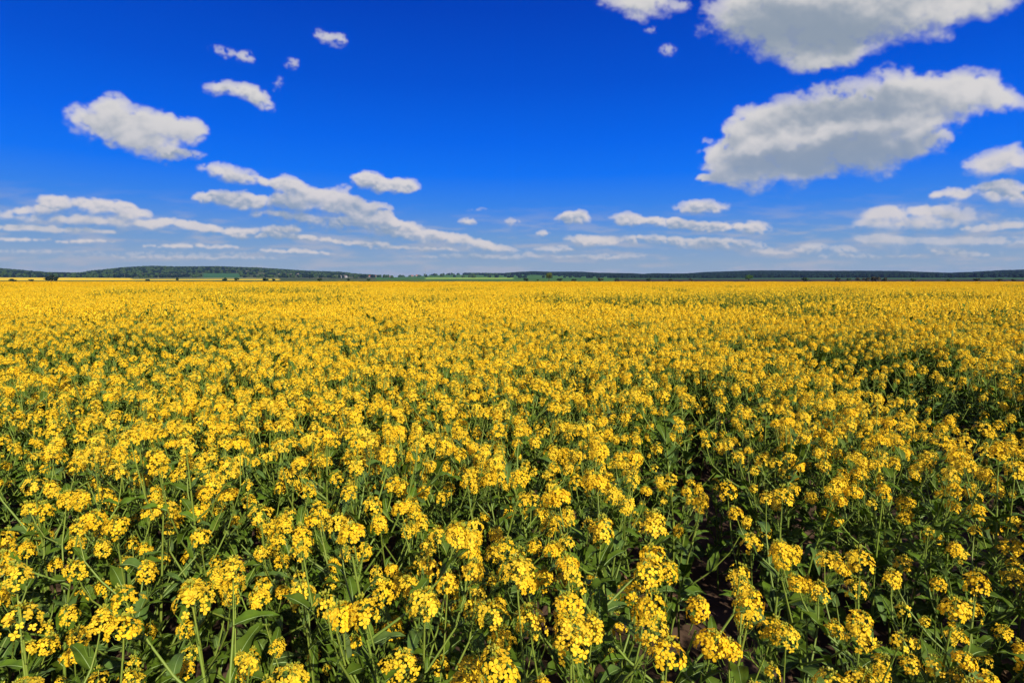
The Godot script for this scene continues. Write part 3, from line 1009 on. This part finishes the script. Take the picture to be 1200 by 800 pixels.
func house(u: float, r: float, wid: float, deep: float, high: float, roof_c: Color, wall_c: Color, yaw: float, label: String, group: String) -> void:
	var o := Node3D.new()
	o.name = numbered("village_house")
	add_child(o)
	o.position = px_at(u, r) - Vector3(0, 0.3, 0)
	o.rotation.y = yaw
	tag(o, label, "house", group)
	var b := Buf.new()
	var x := wid / 2
	var z := deep / 2
	var rh := deep * 0.42
	for s: int in [-1, 1]:
		b.quad(Vector3(-x, 0, z * s), Vector3(x, 0, z * s), Vector3(x, high, z * s), Vector3(-x, high, z * s), wall_c)
		b.quad(Vector3(x * s, 0, -z), Vector3(x * s, 0, z), Vector3(x * s, high, z), Vector3(x * s, high, -z), wall_c)
		b.tri(Vector3(x * s, high, -z), Vector3(x * s, high, z), Vector3(x * s, high + rh, 0), wall_c)
	part("wall", one(b, mats.plain), o)
	var rb := Buf.new()
	var e := 0.4
	for s: int in [-1, 1]:
		var lo := Vector3(0, high - e * 0.84, (z + e) * s)
		var hi := Vector3(0, high + rh + 0.05, 0)
		var ux := Vector3(x + e, 0, 0)
		rb.quad(lo - ux, lo + ux, hi + ux, hi - ux, roof_c)
		rb.quad(lo - ux + Vector3(0, 0.2, 0), lo + ux + Vector3(0, 0.2, 0), hi + ux + Vector3(0, 0.2, 0), hi - ux + Vector3(0, 0.2, 0), roof_c)
	var ro := part("roof", one(rb, mats.plain), o)
	var cb := BoxMesh.new()
	cb.size = Vector3(0.7, 1.6, 0.7)
	cb.material = mats.brick
	part("chimney", cb, ro, Transform3D(Basis(), Vector3(x * 0.4, high + rh + 0.3, 0.4)))
	var wm := BoxMesh.new()
	wm.size = Vector3(1.1, 1.4, 0.1)
	wm.material = mats.pane
	for i in maxi(2, int(wid / 4.0)):
		part("window", wm, o, Transform3D(Basis(), Vector3(-x + wid * (i + 0.5) / maxi(2, int(wid / 4.0)), high * 0.55, z + 0.02)))

func build_far() -> void:
	var rng := RandomNumberGenerator.new()
	rng.seed = 99
	# woods on the hills: crowns that read as one mass
	var crowns := []
	for i in 4:
		var b := Buf.new()
		var sp := SphereMesh.new()
		sp.radius = 0.5
		sp.height = 1.0
		sp.radial_segments = 9
		sp.rings = 5
		var a := sp.get_mesh_arrays()
		var vs: PackedVector3Array = a[Mesh.ARRAY_VERTEX]
		var ix: PackedInt32Array = a[Mesh.ARRAY_INDEX]
		var nn := FastNoiseLite.new()
		nn.seed = i
		nn.frequency = 2.2
		var col := Color(0.010, 0.021, 0.012) if i < 2 else Color(0.032, 0.056, 0.018)  # darker set: conifer green with the right ridge's cloud shadow put into the colour
		for k in range(0, ix.size(), 3):
			var q := []
			for e in 3:
				var p := vs[ix[k + e]]
				q.append(p * (1.0 + 0.6 * nn.get_noise_3d(p.x, p.y, p.z)))
			b.tri(q[0], q[1], q[2], vary(col, rng, 0.25))
		crowns.append(one(b, mats.wood))
	var at := [[], [], [], []]
	var tries := 0
	while tries < 90000:
		tries += 1
		var u := rng.randf_range(-500.0, 1700.0)
		var r := rng.randf_range(1600.0, 2930.0)
		var ang := atan((u - 600.0) / FPX)
		var g := land_noise.get_noise_2d(ang * 60.0 + 7.0, r * 0.012)
		var want := 0.0
		if u >= 600.0:
			want = 1.0 if r > 1640.0 + 120.0 * g else 0.05
			if u < 720.0 and r < 2300.0 - 3.0 * (u - 600.0): want = 0.02
			if u > 1060.0 and r < 2480.0: want = 0.10
		elif u > 440.0:
			want = 0.9 if (u > 545.0 and r > 2450.0) else (0.05 if r > 2600.0 else 0.01)
		else:
			want = 0.85 if r > 2600.0 + 200.0 * g else (0.42 if g > 0.0 else 0.10)
			if r < 2000.0: want = 0.05
			if u > 240.0 and u < 284.0 and r < 2100.0: want = 0.0
			if u > 400.0: want *= 0.6
		if rng.randf() > want:
			continue
		var s := rng.randf_range(7.0, 12.0)
		var p := px_at(u, r)
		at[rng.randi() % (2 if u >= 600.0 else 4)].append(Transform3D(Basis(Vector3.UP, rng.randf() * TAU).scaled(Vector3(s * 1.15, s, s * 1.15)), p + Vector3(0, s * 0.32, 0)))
	var woods := Node3D.new()
	woods.name = "hill_woods"
	add_child(woods)
	tag(woods, "dark green woods covering the long hills along the horizon", "woods", "", "stuff")
	for i in 4:
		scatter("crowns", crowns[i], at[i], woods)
	# bushes and trees beyond the far edge of the crop
	var dark := Color(0.034, 0.058, 0.018)
	var mid := Color(0.045, 0.085, 0.018)
	var brown := Color(0.060, 0.055, 0.020)
	var hg := "bushes along the far edge of the yellow field"
	tree("roadside_bush", 63.0, 470.0, 15.0, 8.5, Color(0.018, 0.034, 0.018), "large dark clump of bush in front of the distant second yellow field", "", rng, 0.0)
	tree("lone_tree", 643.0, 430.0, 10.0, 11.0, Color(0.10, 0.12, 0.022), "round olive green tree standing alone before the dark wooded ridge", "", rng, 0.2)
	tree("hedge_tree", 876.0, 480.0, 12.0, 7.5, Color(0.05, 0.11, 0.02), "bright green tree at the foot of the dark wooded ridge", "", rng, 0.15)
	for q: Array in [[17, 9, 3.6], [39, 6, 3.2], [210, 5, 5], [175, 6, 3], [265, 7, 4.5], [279, 7, 4.5], [312, 8, 4.5], [322, 5, 3.5], [375, 9, 4], [409, 5, 3.5], [433, 6, 3.5]]:
		tree("hedge_bush", q[0], 440.0, q[1], q[2], dark, "dark bush at the field edge below the green hill", hg + " under the green hill", rng, 0.0)
	for q: Array in [[616, 8, 4], [630, 4, 2.5], [656, 9, 3.8], [672, 8, 3], [703, 9, 4], [722, 8, 3.4], [760, 8, 4], [785, 6, 3.6], [809, 7, 4]]:
		tree("hedge_bush", q[0], 430.0, q[1], q[2], brown if int(q[0]) % 2 else dark, "low brownish bush at the field edge below the dark ridge", hg + " under the dark ridge", rng, 0.0)
	for q: Array in [[942, 9, 5], [980, 7, 4.5], [993, 7, 4], [1003, 8, 5], [1013, 9, 5], [1024, 12, 6], [1034, 8, 5], [1068, 7, 4], [1110, 8, 3.4], [1142, 8, 4.5], [1168, 9, 3.6], [1186, 8, 3.4]]:
		tree("hedge_bush", q[0], 450.0, q[1], q[2], mid if int(q[0]) % 3 == 0 else brown, "green and brown bush in the hedge line before the dark green fields", hg + " before the green fields", rng, 0.0)
	# the village
	var red := Color(0.32, 0.10, 0.06)
	var grey := Color(0.22, 0.19, 0.17)
	var white := Color(0.40, 0.37, 0.32)
	for q: Array in [[328, 1950, 8, 7, 3], [335, 2050, 8, 7, 3], [342, 1980, 9, 7, 3], [351, 2080, 8, 7, 3]]:
		house(q[0], q[1], q[2], q[3], q[4], grey, white, rng.randf_range(-.5, .5), "cream walled house with grey roof among trees at the hill foot", "grey roofed houses at the hill foot")
	house(397.0, 1700.0, 20.0, 9.0, 3.6, grey, Color(0.55, 0.53, 0.48), 0.15, "long white farm building with grey roof at the hill foot", "")
	house(405.5, 1760.0, 11.0, 8.0, 3.4, grey, Color(0.5, 0.48, 0.44), -0.2, "short white barn beside the long white farm building", "")
	for q: Array in [[425, 1950, 9, 8, 3.2], [430, 2080, 9, 8, 3.2], [435, 2000, 10, 8, 3.4], [440, 2100, 9, 8, 3.4], [458, 2500, 8, 7, 3.2], [470, 2550, 8, 7, 3.4], [484, 2500, 9, 7, 3.2], [489, 2560, 8, 7, 3.4], [776, 1980, 9, 7, 3], [792, 2040, 8, 7, 3], [804, 1960, 8, 7, 3], [812, 2050, 9, 7, 3]]:
		house(q[0], q[1], q[2], q[3], q[4], red, white, rng.randf_range(-.5, .5), "pale village house with red tiled roof " + ("below the dark wooded ridge" if q[0] > 700 else ("on the low ridge beside the mast" if q[1] > 2000 else "at the end of the green hill")), "red roofed houses " + ("below the dark ridge" if q[0] > 700 else ("on the low ridge" if q[1] > 2000 else "at the hill end")))
	# the mast
	var o := Node3D.new()
	o.name = "radio_mast"
	add_child(o)
	o.position = px_at(499.0, 2450.0)
	tag(o, "thin grey mast standing up from the low ridge beside the village", "mast")
	var b := Buf.new()
	tube(b, [Vector3(0, -1, 0), Vector3(0, 14, 0), Vector3(0, 31, 0)], 0.9, 0.35, 6, Color(0.22, 0.23, 0.25), Color(0.22, 0.23, 0.25))
	part("pole", one(b, mats.plain), o)
	for h: float in [24.0, 28.0]:
		var cm := CylinderMesh.new()
		cm.top_radius = 1.1
		cm.bottom_radius = 1.1
		cm.height = 0.5
		cm.material = mats.brick
		part("antenna_platform", cm, o, Transform3D(Basis(), Vector3(0, h, 0)))

# ------------------------------------------------------------------ everything
func _ready() -> void:
	cam_f = Vector3(0, -sin(pitch), -cos(pitch))
	cam_u = Vector3(0, cos(pitch), -sin(pitch))
	var cam := Camera3D.new()
	cam.name = "camera"
	cam.fov = rad_to_deg(2.0 * atan(400.0 / FPX))
	cam.near = 0.05
	cam.far = 12000.0
	cam.position = Vector3(0, EYE, 0)
	cam.rotation.x = -pitch
	cam.current = true
	add_child(cam)
	var env := Environment.new()
	env.background_mode = Environment.BG_SKY
	var sky := Sky.new()
	var sm := PanoramaSkyMaterial.new()
	sm.panorama = ImageTexture.create_from_image(make_sky())
	sky.sky_material = sm
	env.sky = sky
	env.tonemap_mode = Environment.TONE_MAPPER_LINEAR
	env.tonemap_exposure = 1.29
	env.background_energy_multiplier = 0.96
	env.fog_enabled = true
	env.fog_density = 0.00006
	env.fog_light_color = Color(0.55, 0.68, 0.92)
	env.sdfgi_enabled = true
	env.ssao_enabled = true
	env.ssil_enabled = true
	var we := WorldEnvironment.new()
	we.name = "surroundings"
	we.environment = env
	add_child(we)
	var sun := DirectionalLight3D.new()
	sun.name = "sun"
	sun.light_energy = 1.6
	sun.light_color = Color(1.0, 0.965, 0.90)
	sun.light_angular_distance = 0.53
	sun.shadow_enabled = true
	add_child(sun)
	sun.look_at_from_position(Vector3.ZERO, Vector3(-0.391, -0.572, -0.720))
	print("sky done")

	thin_noise.seed = 21
	thin_noise.frequency = 0.16
	thin_noise.fractal_octaves = 3
	lie_noise.seed = 31
	lie_noise.frequency = 0.12
	lie_noise.fractal_octaves = 2
	land_noise.seed = 41
	land_noise.frequency = 0.12
	land_noise.fractal_octaves = 3
	mats.petal = mat(0.6, 0.25, Color(0.5, 0.5, 0.28))
	mats.leaf = mat(0.6, 0.28, Color(0.3, 0.4, 0.1))
	mats.wood = mat(1.0, 0.0)
	mats.stem = mat(0.5, 0.4)
	mats.bud = mat(0.5, 0.35, Color(0.3, 0.3, 0.1))
	mats.bark = mat(0.9, 0.2)
	mats.plain = mat(0.8, 0.3)
	var br := StandardMaterial3D.new()
	br.albedo_color = Color(0.3, 0.14, 0.1).linear_to_srgb()
	br.roughness = 0.9
	mats.brick = br
	var pa := StandardMaterial3D.new()
	pa.albedo_color = Color(0.03, 0.035, 0.04).linear_to_srgb()
	pa.roughness = 0.15
	mats.pane = pa
	build_land()
	print("land done")
	make_pools()
	build_crop()
	print("crop done")
	build_far()
	print("far done")
